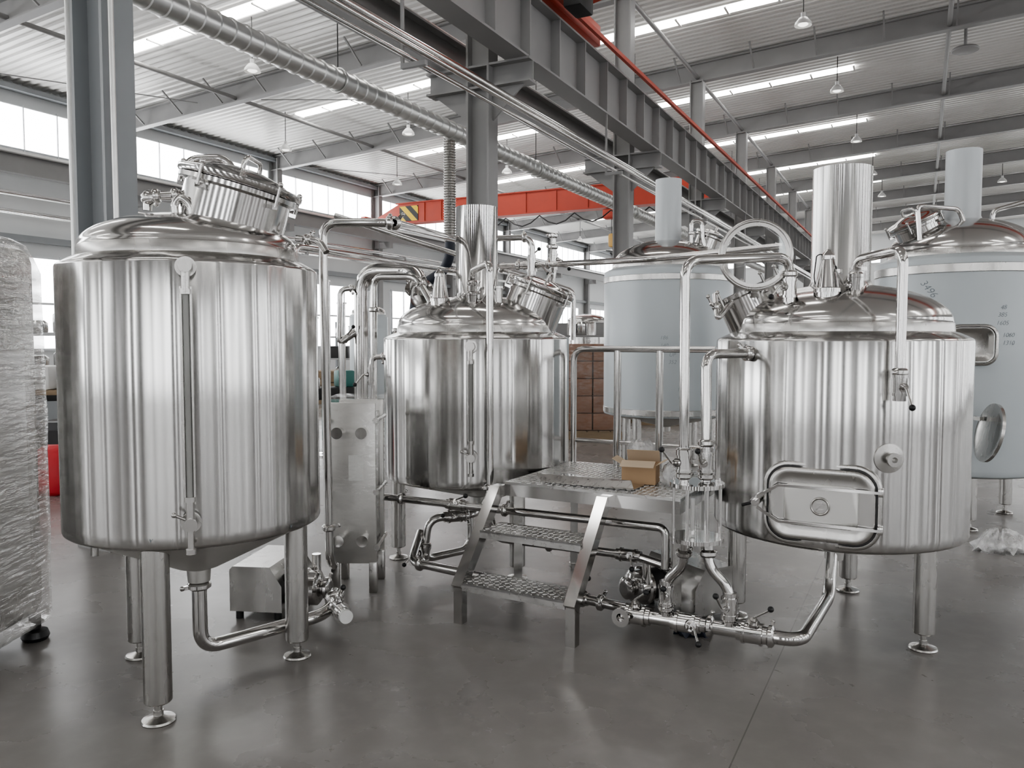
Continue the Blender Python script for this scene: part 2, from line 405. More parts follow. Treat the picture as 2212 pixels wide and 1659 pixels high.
# ventilation duct and overhead pipes
td, zd_ = -6.85, 4.98
c = thing('ventilation_duct','long silver spiral ventilation duct hanging under the left roof','duct',(td,4,zd_),None,True)
prof = [(0,0)]; L = 0.
while L < 44: prof += [(.138,L),(.138,L+.17),(.152,L+.18),(.152,L+.20)]; L += .21
prof.append((0,L)); MB().lathe(prof,28,M(((1,0,0,td),(0,0,1,3.0),(0,1,0,zd_),(0,0,0,1)))).build('duct_tube', DUCT, c)
for k in range(7):
    s = 8.4+6*k; MB().tube([(td,s,zd_+.14),(td,s,roofz(td))],.008,n=6).build('hanger_wire', DARKI, c)
    MB().ring((td,s,zd_),(0,1,0),.155,.014,28,6).build('hanger_band', DUCT, c)
for i, (t, z, r) in enumerate(((-4.70,4.65,.045),(-4.60,4.53,.03),(-4.74,4.49,.025))):
    o = MB().tube([(t,2.5,z),(t,46,z)],r).build('overhead_pipe', SM, bf=True)
    tag(o,['thickest shiny pipe running below the grey runway beam','second thinner pipe beside the thickest shiny overhead pipe','thinnest lowest pipe below the runway beam brackets'][i],'pipe','pipes below the runway beam')
for i, s in enumerate((7,13,19,25)):
    o = MB().box((-4.72,s,4.43),(.3,.05,.05)).bar((-4.86,s,4.42),(-4.86,s,5.43),.03,.03).build('pipe_hanger', GREY, bf=True)
    tag(o,'%s small hanger under the overhead shiny pipes, counted from left'%ORD[i],'hanger','hangers under the overhead pipes')
for i, (t, z, r) in enumerate(((-19.6,5.15,.05),(-19.75,5.14,.03),(-19.6,4.71,.05),(-19.75,4.70,.035),(-19.45,4.69,.03))):
    o = MB().tube([(t,6,z),(t,40,z)],r,n=10).build('wall_pipe', SM if i != 1 else DUCT, bf=True)
    tag(o,['thick upper shiny pipe along the left wall','thin upper pipe nearest the left wall','thick lower shiny pipe along the left wall','middling lower pipe nearest the left wall','thin lower pipe furthest from the left wall'][i],'pipe','pipes along the left wall')
for i, s in enumerate((10,16,22,28,34)):
    o = MB().box((TL+.85,s,4.62),(1.5,.06,.06)).box((TL+.85,s,5.06),(1.5,.06,.06)).box((TL+1.62,s,4.85),(.05,.06,.5)).build('pipe_bracket', GREY, bf=True)
    tag(o,'%s bracket holding the left wall pipes, counted from camera'%ORD[i],'bracket','brackets of the left wall pipes')
hs = 11.26
c = thing('extraction_hose','grey ribbed extraction hose dropping from the duct into a black hose','hose',(td,hs,2.2),None,True)
prof = [(0,0)]
for i in range(40): prof += [(.085,i*.042),(.105,i*.042+.02)]
prof.append((0,1.68)); MB().lathe(prof,20,M.Translation((td-.06,hs,3.2))).build('ribbed_hose', SS, c)
MB().tube([(td-.06,hs,3.24),(td-.06,hs,3.0),(td-.2,hs+.05,2.75),(td-.65,hs-.1,2.45),(td-.75,hs-.15,1.5),(td-.75,hs-.15,0.02)],.085,.25).build('black_hose', HOSE, c)

# pendant lamps
LP = [(545,145,7.6,'white cone lamp above the tall left tank, nearest on the left roof'),(882,283,7.6,'white cone lamp left of the middle chimney, just above the duct'),
 (617,318,7.4,'white cone lamp near the left wall posts, above the left windows'),(858,393,7.4,'small white cone lamp over the far left wall windows'),
 (1095,368,7.6,'small white cone lamp right of the middle tank column'),(1735,45,8.5,'nearest white cone lamp at the top of the right bay'),
 (1808,190,8.5,'white cone lamp second from the top in the right bay'),(1850,300,8.5,'white cone lamp above the wide right chimney'),
 (1885,372,8.5,'white cone lamp just right of the wide right chimney'),(1905,420,8.5,'small white cone lamp between the two right chimneys'),
 (2165,388,8.5,'white cone lamp right of the blue-filmed tank chimney'),(1253,517,7.4,'tiny white cone lamp beside the hanging crane hook')]
for x, y, z, lab in LP:
    p = G(x,y,z); q = BR.inverted()@p; top = roofz(q.x)
    c = thing('pendant_lamp',lab,'lamp',p-V((0,0,.12)),'high bay lamps')
    MB().lathe([(.18,-.10),(.17,-.04),(.09,.06),(.05,.08),(.05,.17),(0,.17)],28,M.Translation(p)).build('lamp_shade', WHITE, c)
    MB().lathe([(0,-.12),(.08,-.10),(.11,-.08),(.08,-.05),(0,-.04)],20,M.Translation(p)).build('bulb', BULB, c)
    MB().tube([p+V((0,0,.15)),V((p.x,p.y,top))],.012,n=6).build('cord', DARKI, c)
p = G(2085,112,8.75); q = BR.inverted()@p
c = thing('round_vent','flat round grey disc vent hanging in the upper right roof','vent',p)
MB().lathe([(0,0),(.3,.02),(.32,.05),(.27,.1),(0,.14)],30,M.Translation(p)).build('disc', GREY, c)
MB().tube([p+V((0,0,.1)),V((p.x,p.y,roofz(q.x)))],.04,n=8).build('stem', GREY, c)

# ---------------------------------------------------------------- tank pieces
def valve(par, p, ax, r, hd, ld=None, L=.13):
    p = V(p); ax = V(ax).normalized(); hd = V(hd).normalized()
    m = MB()
    for k in (-1,1): m.cyl(p+ax*k*.036,p+ax*k*.05,r*1.65); m.cyl(p+ax*k*.05,p+ax*k*.075,r*1.3)
    m.cyl(p-ax*.036,p+ax*.036,r*1.45); m.cyl(p,p+hd*r*2.4,r*.55); m.cyl(p+hd*r*1.5,p+hd*r*1.9,r*.9)
    v = m.build('valve', SM, par)
    e = p+hd*r*2.4; ld = V(ld).normalized() if ld else ax
    f = e+ld*L*.55+hd*L*.55
    MB().tube([e-hd*r*.3,e+hd*.012,f],.006,.01,8).build('lever', SS, v)
    MB().ball(f,.0155).build('knob', BLACK, v); return v
def clamp(par, p, ax, r):
    p = V(p); ax = V(ax).normalized(); sd = ax.orthogonal().normalized()
    m = MB().lathe([(r*.9,-.02),(r*1.25,-.018),(r*1.62,-.008),(r*1.62,.008),(r*1.25,.018),(r*.9,.02)],24,fr(p,ax))
    m.bar(p+sd*r*1.5,p+sd*(r*1.5+.03),.014,.018); m.ball(p+sd*(r*1.5+.03),.012,8)
    return m.build('clamp', SM, par)
def pipe(label, pts, r, fil=.07, clamps=(), valves=(), name='steel_pipe', par=None, m=None):
    pts = [V(p) for p in pts]; m = m or SM
    if par is None and not clamps and not valves:
        return tag(MB().tube(pts,r,fil).build(name,m),label,'pipe')
    t = par or thing(name,label,'pipe',pts[0])
    MB().tube(pts,r,fil).build('pipe' if par is None else name,m,t)
    for i, f in clamps: clamp(t,pts[i].lerp(pts[i+1],f),pts[i+1]-pts[i],r)
    for it in valves: valve(t,pts[it[0]].lerp(pts[it[0]+1],it[1]),pts[it[0]+1]-pts[it[0]],r,it[2],it[3] if len(it) > 3 else None)
    return t
def manway(t, bp, ax, r, h, lid=True):
    m = fr(V(bp),ax); ax = V(ax).normalized()
    MB().lathe([(r,-.14),(r,h-.03),(r+.012,h-.025),(r+.03,h-.02),(r+.03,h),(r-.012,h),(r-.012,-.1)],56,m).build('manway_neck', SD, t)
    if lid:
        l = MB().lathe([(0,h+.004),(r+.034,h+.004),(r+.04,h+.012),(r+.04,h+.032),(r+.02,h+.04),(r-.02,h+.042),(r-.05,h+.06),(r*.4,h+.085),(0,h+.09)],56,m).build('manway_lid', SM, t)
        MB().tube([m@V((-.09,-.03,h+.05)),m@V((-.09,-.03,h+.14)),m@V((.09,-.03,h+.14)),m@V((.09,-.03,h+.05))],.011,.04).build('handle', SM, l)
    for k in range(5):
        a = k*2*PI/5+.4; q = m@V((math.cos(a)*(r+.042),math.sin(a)*(r+.042),h-.05)); w_ = m@V((math.cos(a)*(r+.042),math.sin(a)*(r+.042),h+.05))
        MB().cyl(q,w_,.008,n=10).ball(w_,.013,10).bar(q,m@V((math.cos(a)*r,math.sin(a)*r,h-.05)),.026,.018).build('clamp_bolt', SM, t)
def sight(t, cx, cy, R, px, z0, z1):
    s_ = surf(px,735,cx,cy,R); n = V((s_.x-cx,s_.y-cy,0)).normalized(); q = V((s_.x,s_.y,0))
    g = MB()
    for z in (z0,z1):
        b = q+V((0,0,z)); g.cyl(b-n*.03,b+n*.03,.034,n=28); g.cyl(b+n*.03,b+n*.09,.018); g.cyl(b+n*.03,b+n*.045,.04,n=24); g.cyl(b+n*.085,b+n*.1,.026,n=24)
    o = q+n*.07; sd = n.cross(V((0,0,1)))
    g.cyl(o+V((0,0,z0+.01)),o+V((0,0,z0+.10)),.016); g.cyl(o+V((0,0,z1-.10)),o+V((0,0,z1-.01)),.016)
    g.cyl(o+V((0,0,z0-.11)),o+V((0,0,z0)),.013); g.cyl(o+V((0,0,z0-.12)),o+V((0,0,z0-.10)),.02)
    g.cyl(o+V((0,0,z0+.09)),o+V((0,0,z0+.11)),.022); g.cyl(o+V((0,0,z1-.11)),o+V((0,0,z1-.09)),.022)
    for k in (-1,1): g.tube([o+sd*.018*k+V((0,0,z0+.08)),o+sd*.018*k+V((0,0,z1-.08))],.006,n=10)
    b = g.build('sight_glass', SS, t)
    MB().cyl(o+V((0,0,z0+.1)),o+V((0,0,z1-.1)),.0105).build('glass_tube', TUBEG, b)
    MB().cyl(o+sd*.02+V((0,0,z0+.02)),o+sd*.06+V((0,0,z0+.04)),.006).ball(o+sd*.06+V((0,0,z0+.04)),.011).build('valve_lever', SS, b)
def tank(label, x, y, R, zb, zt, Rc, zdm, cone, legs, lr, la0, shell, group=None, chim=0, chr_=.155, lrad=.053, chm=None):
    t = thing('brewing_tank',label,'tank',(x,y,0),group); O = M.Translation((x,y,0))
    z0 = zt+.085
    MB().lathe([(R-.05,zb-.008),(R-.012,zb-.006),(R-.003,zb+.001),(R,zb+.009),(R,zb+.05),(R,(zb+zt)/2),(R,zt-.016),(R-.003,zt-.006),(R-.010,zt),(Rc+.03,zt+.028),(Rc+.012,zt+.034)],128,O).build('shell', shell, t)
    MB().lathe([(Rc+.012,zt+.03),(Rc+.006,zt+.036),(Rc+.003,z0-.006),(Rc,z0)],128,O).build('dome_collar', SS, t)
    pr = [(Rc+.002,z0-.003),(Rc,z0)]+[(Rc*math.cos(a*PI/40),z0+(zdm-z0)*math.sin(a*PI/40)) for a in range(1,20)]+[(0,zdm)]
    MB().lathe(pr,128,O).build('dome', SD, t)
    MB().lathe([(R-.03,zb-.006),(R-.05,zb-.018),(.10,cone+.015),(.055,cone),(.05,cone-.06),(0,cone-.06)],96,O).build('bottom_cone', CONE, t)
    for k in range(legs):
        a = math.radians(la0+360*k/legs); q = V((x+lr*math.cos(a),y+lr*math.sin(a),0))
        lg = MB().lathe([(0,.085),(lrad-.006,.085),(lrad,.092),(lrad,zb+.01),(0,zb+.01)],32,M.Translation(q)).build('leg', SS, t)
        MB().lathe([(0,0),(.068,0),(.07,.006),(.066,.014),(.03,.024),(.02,.028),(.02,.05),(.016,.05),(.016,.09),(0,.09)],32,M.Translation(q)).build('foot', SS, lg)
    if chim:
        MB().lathe([(chr_+.03,zdm-.06),(chr_+.012,zdm-.01),(chr_,zdm+.02),(chr_,chim),(chr_-.006,chim),(chr_-.006,zdm)],64,O).build('chimney', chm or SM, t)
    return t
def domez(r, Rc, zt, zdm): return zt+.085+(zdm-zt-.085)*math.sqrt(max(0,1-(r/Rc)**2))
def mark(t, text, px, py, size, cx, cy, R, rot=0, name='marker_writing'):
    s_ = surf(px,py,cx,cy,R); a0 = math.atan2(s_.y-cy,s_.x-cx)
    cu = bpy.data.curves.new('txt','FONT'); cu.body = text; cu.size = size; cu.align_x = 'CENTER'; cu.shear = .25; cu.offset = -size*.012
    o = bpy.data.objects.new('txt',cu); C.objects.link(o); bpy.context.view_layer.update()
    me = bpy.data.meshes.new_from_object(o.evaluated_get(bpy.context.evaluated_depsgraph_get())); bpy.data.objects.remove(o)
    b = MB(); c_, d_ = math.cos(rot), math.sin(rot); vs = []
    for v in me.vertices:
        x, y = v.co.x*c_-v.co.y*d_, v.co.x*d_+v.co.y*c_; a = a0+x/R
        vs.append((cx+(R+.002)*math.cos(a),cy+(R+.002)*math.sin(a),s_.z+y))
    b.add(vs,[tuple(p.vertices) for p in me.polygons]); b.build(name, INK, t)
def sprayer(t, p, h, r0, r1):
    MB().lathe([(0,-.06),(r0,-.06),(r0,0),(r0*1.12,0),(r0*1.12,.02),(r0,.025),(r1*1.15,h-.03),(r1*1.3,h-.03),(r1*1.3,h-.01),(r1,h),(r1*.5,h+.02),(0,h+.025)],32,M.Translation(p)).build('lamp_cone', SM, t)

# ---------------------------------------------------------------- tank A (tall, left)
ax_, ay, aR = -1.486, 3.736, .5634
A = tank('tall brushed steel tank with a wide tilted manway at the left',ax_,ay,aR,.755,1.93,.475,2.175,.52,3,.46,-90,SB,'stainless brewing tanks',lrad=.057)
manway(A,(ax_+.19,ay-.04,2.10),(.27,-.02,.96),.235,.20)
sight(A,ax_,ay,aR,405,.87,1.89)
pipe('',[(ax_-.02,ay,2.2),(ax_+.0,ay-.05,2.42),(ax_+.17,ay,2.44),(ax_+.22,ay,2.33)],.02,.06,par=A,name='spray_pipe')
pipe('',[P(400,470,3.62),P(405,420,3.6),P(320,425,3.55),P(318,455,3.55)],.02,.05,par=A,name='inlet_pipe',clamps=((1,.3),(1,.8)))
pipe('',[P(420,480,3.5),P(412,440,3.5),P(390,425,3.5),P(376,440,3.5),P(378,462,3.5)],.017,.05,par=A,name='vent_pipe')
MB().ball(P(322,428,3.55),.035).build('spray_fitting', SM, A)
pipe('',[P(640,515,3.75),P(690,520,3.72),P(705,545,3.70)],.016,.04,par=A,name='overflow_pipe',clamps=((0,.5),))
for px in (205,272): MB().cyl(P(px,1200,3.75),P(px,1165,3.75),.018).build('drain_stub', SS, A)
mark(A,'v',325,1172,.03,ax_,ay,aR); mark(A,'v',628,1140,.03,ax_,ay,aR)
pipe('bent steel drain pipe from the tall left tank to the pump',[(ax_,ay,.48),(ax_,ay,.13),(-1.0,4.22,.13),(-.99,4.5,.15)],.034,.10,((0,.12),))
def pump(label, loc, rot):
    t = thing('transfer_pump',label,'pump',loc,'transfer pumps'); x, y, z = loc
    def W(a,b,c): return V((x+a,y+b,z+c))
    m = M(((1,0,0,x),(0,0,1,y-.24),(0,1,0,z),(0,0,0,1)))
    MB().prism([(-.17,.05),(.14,.05),(.14,.2),(.07,.31),(-.15,.31),(-.17,.29)],.48,m).build('motor_cover', SS, t)
    for a in (-.13,.1):
        for b_ in (-.2,.2): MB().lathe([(0,0),(.022,0),(.022,.04),(.012,.05),(0,.05)],16,M.Translation(W(a,b_,0))).build('foot', BLACK, t)
    MB().cyl(W(.135,-.1,.16),W(.23,-.1,.16),.09,n=32).build('motor_end', DARKI, t)
    MB().lathe([(0,0),(.10,0),(.112,.01),(.112,.03),(.10,.04),(.1,.085),(.08,.1),(.04,.11),(.04,.16),(0,.16)],36,fr(W(.22,-.1,.16),(1,0,0))).build('pump_casing', SM, t)
    clamp(t,W(.36,-.1,.16),(1,0,0),.04)
    MB().tube([W(.27,-.03,.16),W(.27,-.03,.34)],.026).build('outlet', SM, t)
    t.rotation_euler.z = rot; return t
pump('stainless covered pump on the floor behind the tall left tank',(-1.42,4.72,0),-.12)
pp = pipe('short pump outlet pipe with white capped valve on the floor',[(-1.02,4.53,.15),(-.99,4.33,.15),(-.87,4.12,.15)],.03,.06,((0,.6),),((1,.5,(0,0,1)),))
MB().cyl((-.88,4.135,.15),(-.868,4.115,.15),.036,n=24).build('end_cap', WHITE, pp)
pipe('tall thin riser pipe beside the tall left tank crossing to the middle tank',[(-1.03,4.55,.3),(-1.03,4.45,.36),(-1.03,4.38,2.24),(-.65,4.4,2.24),(-.42,6.1,2.36),(.15,6.1,2.38),(.15,6.1,1.78)],.024,.09,((1,.1),(2,.95),(3,.02),(4,.5),(4,.9)),((5,.35,(1,-.3,0)),))
pipe('thin return pipe running behind the tall left tank',[(-1.2,4.42,1.2),(-1.2,4.42,2.12),(-.5,6.45,2.16),(-.25,6.45,2.16),(-.25,6.35,1.72)],.02,.08,((2,.3),))
pipe('straight overhead pipe behind the middle tank chimney',[(-1.45,6.6,2.62),(.5,6.55,2.0),(.5,6.55,1.6)],.022,.06,((0,.7),))

# ---------------------------------------------------------------- tank B (middle)
bx_, by, bR = -.255, 5.8, .667
Bt = tank('middle brushed steel tank with a mirror chimney and tilted round manway',bx_,by,bR,.63,1.62,.567,1.92,.46,3,.58,60,SB,'stainless brewing tanks',2.55,.15)
manway(Bt,(bx_+.40,by-.12,1.81),(.36,-.05,.93),.205,.15)
sight(Bt,bx_,by,bR,1018,.85,1.56)
sprayer(Bt,(bx_-.24,by-.3,domez(.38,.567,1.62,1.92)),.2,.06,.028)
pipe('',[(-.27,5.45,1.82),(-.27,5.4,2.06),(-.14,5.06,2.09),(-.14,5.06,.62),(-.2,5.0,.53)],.023,.07,par=Bt,name='downpipe',clamps=((0,.4),(0,.7),(2,.97)),valves=((0,.15,(1,0,.2)),))
pipe('',[P(835,770,5.75),P(805,772,5.75),P(803,800,5.75),P(803,830,5.75)],.02,.03,par=Bt,name='side_outlet',clamps=((0,.2),),valves=((2,.3,(-1,-.3,0)),))
for dx, dy in ((.02,-.28),(.16,-.34)):
    MB().cyl((bx_+dx,by+dy,1.84),(bx_+dx,by+dy,1.95),.03).cyl((bx_+dx,by+dy,1.95),(bx_+dx,by+dy,1.965),.045).build('dome_port', SM, Bt)
pipe('thick mirror-polished vapour pipe arching onto the middle tank',[P(783,900,6.4),P(783,585,6.4),P(905,585,6.2),P(905,650,6.0)],.065,.17,((0,.1),(2,.6)),name='vapour_pipe')
pipe('thin steel pipe with top bend left of the middle tank',[P(808,880,6.1),P(808,598,6.1),P(900,598,5.9),P(935,660,5.7)],.025,.08,((0,.75),(2,.3)))
pipe('thin valve pipe loop left of the vapour pipe',[P(775,622,6.4),P(735,625,6.35),P(732,742,6.35),P(775,712,6.4)],.02,.05,((0,.4),),((2,.5,(0,-1,.3)),))
pipe('steel pipe with flanged valve stack right of the middle chimney',[P(1195,505,6.4),P(1195,600,6.4),P(1175,660,6.3)],.024,.05,((0,.05),(0,.3)),((0,.6,(1,-.3,0)),))
pipe('slim crossover pipe running right from the middle tank to the right tank',[P(1080,575,6.3),P(1210,570,6.2),P(1400,560,5.6),P(1690,532,5.2)],.022,.1,((0,.3),(0,.8)),((0,.5,(0,-.4,1)),))

# ---------------------------------------------------------------- tank C (right)
cx_, cy, cR = 1.86, 4.55, .674
Ct = tank('right brushed steel tank with a rectangular side door and wide chimney',cx_,cy,cR,.55,1.61,.575,1.915,.40,3,.56,-61,SB,'stainless brewing tanks',2.56,.158,chm=SB)
nw = V((-.42,.05,.9)); bp = V((1.38,4.60,1.78))
manway(Ct,bp,nw,.17,.12,False)
lidc = P(1632,551,4.30); ln = V((-.25,-1,.05)).normalized()
ld = MB().ring(lidc,ln,.182,.012,56,10).lathe([(.155,-.008),(.185,-.008),(.185,.008),(.155,.008)],56,fr(lidc,ln),True)
ld.bar(lidc-V((0,0,.19)),V((1.33,4.44,1.84)),.03,.014)
l = ld.build('manway_lid', SS, Ct)
MB().lathe([(0,-.003),(.16,-.003),(.16,.003),(0,.003)],48,fr(lidc,ln)).build('lid_glass', GLASS, l)
sprayer(Ct,(1.65,4.2,domez(.408,.575,1.61,1.915)),.2,.062,.028)
for dx, dy in ((-.16,-.3),(-.02,-.28)):
    z = domez(math.hypot(dx,dy),.575,1.61,1.915)
    MB().cyl((cx_+dx,cy+dy,z-.03),(cx_+dx,cy+dy,z+.08),.028).cyl((cx_+dx,cy+dy,z+.08),(cx_+dx,cy+dy,z+.1),.044).build('dome_port', SM, Ct)
MB().tube([P(1783,568,4.2),P(1776,548,4.2),P(1764,552,4.2),P(1758,600,4.3),P(1768,640,4.4)],.003,.03,8).build('lamp_cable', BLACK, Ct)
pipe('',[(1.80,4.22,1.82),(1.80,4.2,2.02),(1.845,3.795,2.03),(1.845,3.795,1.33)],.024,.07,par=Ct,name='spray_downpipe',clamps=((0,.6),(2,.83)),valves=((0,.3,(-1,-.2,.2)),(2,.92,(0,-1,-.2),(0,0,-1))))
pipe('',[P(1545,635,4.5),P(1550,690,4.45),P(1590,640,4.5)],.016,.03,par=Ct,name='rinse_pipe',clamps=((0,.5),))
dn = V((-.47,-.88,0)).normalized(); dt = V((-dn.y,dn.x,0)); dc = V((cx_,cy,.775))+dn*(cR-.038)
Dm = M((( dt.x,0,dn.x,dc.x),(dt.y,0,dn.y,dc.y),(0,1,0,dc.z),(0,0,0,1)))
def rrect(w, h, r, k=7):
    o = []
    for sx, sy, a in ((1,1,0),(-1,1,90),(-1,-1,180),(1,-1,270)):
        for i in range(k+1):
            g = math.radians(a+90*i/k); o.append((sx*(w/2-r)+r*math.cos(g),sy*(h/2-r)+r*math.sin(g)))
    return o
W_, H_ = .56, .425
def rows3(sp): return [[(x,y,z) for x,y in rrect(W_-d,H_-d,max(.02,.125-d*.45))] for d,z in sp]
# frame neck, gasket line, then a full-size door plate that stands level with the frame and dishes to a flat centre
d = MB().loft(rows3(((0,-.11),(0,.024),(.006,.032),(.016,.034),(.036,.034),(.040,.030),(.042,-.01))),Dm,cap1=False).build('door_frame', SS, Ct, ang=60)
MB().tube([Dm@V((x,y,.028)) for x,y in rrect(W_-.049,H_-.049,.103)],.0045,0,8,True).build('gasket', GASK, d)
dr = MB().loft(rows3(((.056,-.01),(.056,.036),(.060,.042),(.072,.046),(.095,.047),(.115,.046),(.14,.042),(.17,.040),(.20,.039))),Dm).build('side_door', SS, Ct, ang=60)
MB().loft([[(x,y-.003,z) for x,y in rrect(.35-q,.215-q,.04)] for q,z in ((0,.038),(0,.042),(.006,.045))],Dm).build('inner_plate', CONE, dr)
for y in (-.095,.09):
    MB().bar(Dm@V((-.30,y*.3,.085)),Dm@V((-.2,y,.064)),.014,.014).bar(Dm@V((-.2,y,.064)),Dm@V((.28,y,.062)),.018,.013).build('latch_arm', SM, Ct)
    MB().box((.275,y,.042),(.026,.04,.05),.005,Dm).build('hinge', SM, Ct)
MB().cyl(Dm@V((-.31,0,-.04)),Dm@V((-.31,0,.09)),.024).cyl(Dm@V((-.31,0,.08)),Dm@V((-.31,0,.12)),.014).build('latch_hub', SM, Ct)
MB().cyl(Dm@V((-.37,-.02,.11)),Dm@V((-.31,0,.11)),.008).build('latch_handle', BLACK, Ct)
MB().cyl(Dm@V((0,-.003,.04)),Dm@V((0,-.003,.056)),.047,n=32).ring(Dm@V((0,-.003,.056)),dn,.041,.006,32,8).build('round_boss', SS, dr)
em = MB()
for a, b_ in (((-.016,.013),(.016,.013)),((.016,.013),(-.016,-.019)),((-.016,-.019),(.016,-.019))): em.bar(Dm@V((a[0],a[1],.058)),Dm@V((b_[0],b_[1],.058)),.006,.006,dn)
em.build('embossed_mark', SM, dr)
sp = surf(1920,990,cx_,cy,cR); n_ = V((sp.x-cx_,sp.y-cy,0)).normalized()
MB().lathe([(0,-.02),(.075,-.01),(.072,.006),(.02,.012),(.02,.05),(.034,.05),(.034,.065),(.014,.065),(.014,.03),(0,.03)],40,fr(sp,n_)).build('probe_port', SS, Ct)

# ---------------------------------------------------------------- background tanks D and E
Dx, Dy, DR = 1.88, 9.7, .76
Dt = tank('blue film covered tank with blue chimney standing behind the platform railing',Dx,Dy,DR,.72,2.42,.66,2.80,.55,4,.6,45,FILM,'blue film covered tanks',3.52,.155,chm=FILM2)
MB().lathe([(DR+.002,2.28),(DR+.008,2.285),(DR+.008,2.345),(DR+.002,2.35)],96,M.Translation((Dx,Dy,0))).build('steel_band', SS, Dt)
MB().lathe([(DR+.002,.735),(DR+.006,.74),(DR+.006,.80),(DR+.002,.805)],96,M.Translation((Dx,Dy,0))).build('steel_band', SS, Dt)
manway(Dt,(Dx+.42,Dy-.15,2.68),(.35,-.05,.93),.2,.14)
pipe('',[(Dx+.2,Dy-.35,2.7),(Dx+.2,Dy-.35,2.98),(Dx+.32,Dy-.35,2.98),(Dx+.36,Dy-.35,2.6)],.025,.05,par=Dt,name='dome_pipe',clamps=((0,.5),))
for tx, px, py, sz in (('186',1434,733,.06),('140',1434,750,.06),('UP',1452,770,.06),('352',1452,786,.06),('17',1468,845,.06),('139',1472,862,.06),('54',1474,879,.06)):
    mark(Dt,tx,px,py,sz,Dx,Dy,DR)
Ex, Ey, ER = 4.02, 7.2, .70
Et = tank('blue film covered tank at the right edge with round lid hanging open',Ex,Ey,ER,.47,2.29,.60,2.68,.36,3,.56,-107,FILM,'blue film covered tanks',3.28,.145,chm=FILM2)
MB().lathe([(ER+.002,2.16),(ER+.008,2.165),(ER+.008,2.23),(ER+.002,2.235)],96,M.Translation((Ex,Ey,0))).build('steel_band', SS, Et)
manway(Et,(Ex-.37,Ey-.05,2.5),(-.45,-.05,.9),.2,.16)
pipe('',[(Ex-.55,Ey-.35,2.45),(Ex-.58,Ey-.35,2.74),(Ex-.2,Ey-.3,2.72),(Ex-.15,Ey-.3,2.6)],.02,.05,par=Et,name='dome_pipe')
pipe('',[(Ex+.15,Ey-.2,2.6),(Ex+.15,Ey-.2,2.72),(Ex+.6,Ey-.3,2.85),(Ex+.7,Ey-.4,2.2)],.02,.05,par=Et,name='side_pipe')
sp = surf(2098,745,Ex,Ey,ER); n_ = V((sp.x-Ex,sp.y-Ey,0)).normalized(); tt = V((-n_.y,n_.x,0))
Em = M(((tt.x,0,n_.x,sp.x),(tt.y,0,n_.y,sp.y),(0,1,0,sp.z),(0,0,0,1)))
def rowsE(sp): return [[(x,y,z) for x,y in rrect(.38-d,.34-d,max(.02,.1-d*.45))] for d,z in sp]
MB().loft(rowsE(((0,-.05),(0,.035),(.01,.045),(.04,.047),(.05,.03))),Em,cap1=False).build('hatch_frame', SS, Et, ang=60)
MB().loft(rowsE(((.05,.01),(.055,.03),(.08,.03),(.13,.005))),Em).build('hatch_panel', SS, Et, ang=60)
lc = P(2137,935,6.25); lnm = V((-.97,.16,.2)).normalized()
MB().lathe([(0,-.006),(.19,-.006),(.2,-.012),(.235,-.012),(.235,.012),(.2,.012),(.19,.006),(0,.006)],44,fr(lc,lnm)).bar(lc+V((.0,.1,.1)),V((Ex-.3,Ey-.62,lc.z+.1)),.04,.03).build('hatch_lid', SS, Et)
for tx, px, py, sz, ro in (('3496',2000,628,.085,-.9),('48',2168,668,.05,.1),('385',2165,684,.05,0),('1605',2165,702,.05,0),('1060',2178,728,.05,0),('1310',2178,745,.05,0)):
    mark(Et,tx,px,py,sz,Ex,Ey,ER,ro)

# ---------------------------------------------------------------- platform, steps and railing
u = V((.87,-.493,0)).normalized(); w = V((.493,.87,0)).normalized(); O = V((-.045,4.83,0))
def PL(a, b, z): return O+u*a+w*b+V((0,0,z))
PW, PD = 1.1, .95
def chequer(m, a0, a1, b0, b1, z):
    q = .034; a = a0+.02; i = 0
    while a < a1-.016:
        b = b0+.018+(i%2)*q/2
        while b < b1-.014:
            p = PL(a,b,z+.0008); d_ = (u+w if (i+round(b/q))%2 else u-w).normalized()*.012
            m.bar(p-d_,p+d_,.007,.004)
            b += q
        a += q; i += 1
    return m
pf = thing('work_platform','low steel chequer plate platform between the middle and right tanks','platform',PL(.5,.4,0))
m = MB().hexa([PL(a,b,z) for z in (.725,.74) for a,b in ((0,0),(PW,0),(PW,PD),(0,PD))]); chequer(m,0,PW,0,PD,.74); m.build('deck', CHK, pf)
for a0,b0,a1,b1 in ((0,.02,PW,.02),(0,PD-.02,PW,PD-.02),(.02,.0,.02,PD),(PW-.02,0,PW-.02,PD)):
    MB().bar(PL(a0,b0,.69),PL(a1,b1,.69),.04,.07).build('frame_bar', SM, pf)
for a,b in ((.05,.08),(PW-.05,.1),(.05,PD-.06),(PW-.12,PD-.06)):
    lg = MB().bar(PL(a,b,.03),PL(a,b,.66),.05,.05).build('leg', SS, pf)
    MB().cyl(PL(a,b,0),PL(a,b,.03),.035).build('foot', SS, lg)
st = thing('step_ladder','two tread stainless stair leading up to the platform','stairs',PL(.33,-.3,0))
for a in (-.03,.67):
    MB().bar(PL(a,-.47,.20),PL(a,-.04,.70),.065,.07,u).bar(PL(a,-.06,.685),PL(a,.02,.685),.065,.07,u).build('stringer', SM, st)
    MB().bar(PL(a,-.45,0),PL(a,-.45,.24),.055,.055,u).build('leg', SM, st)
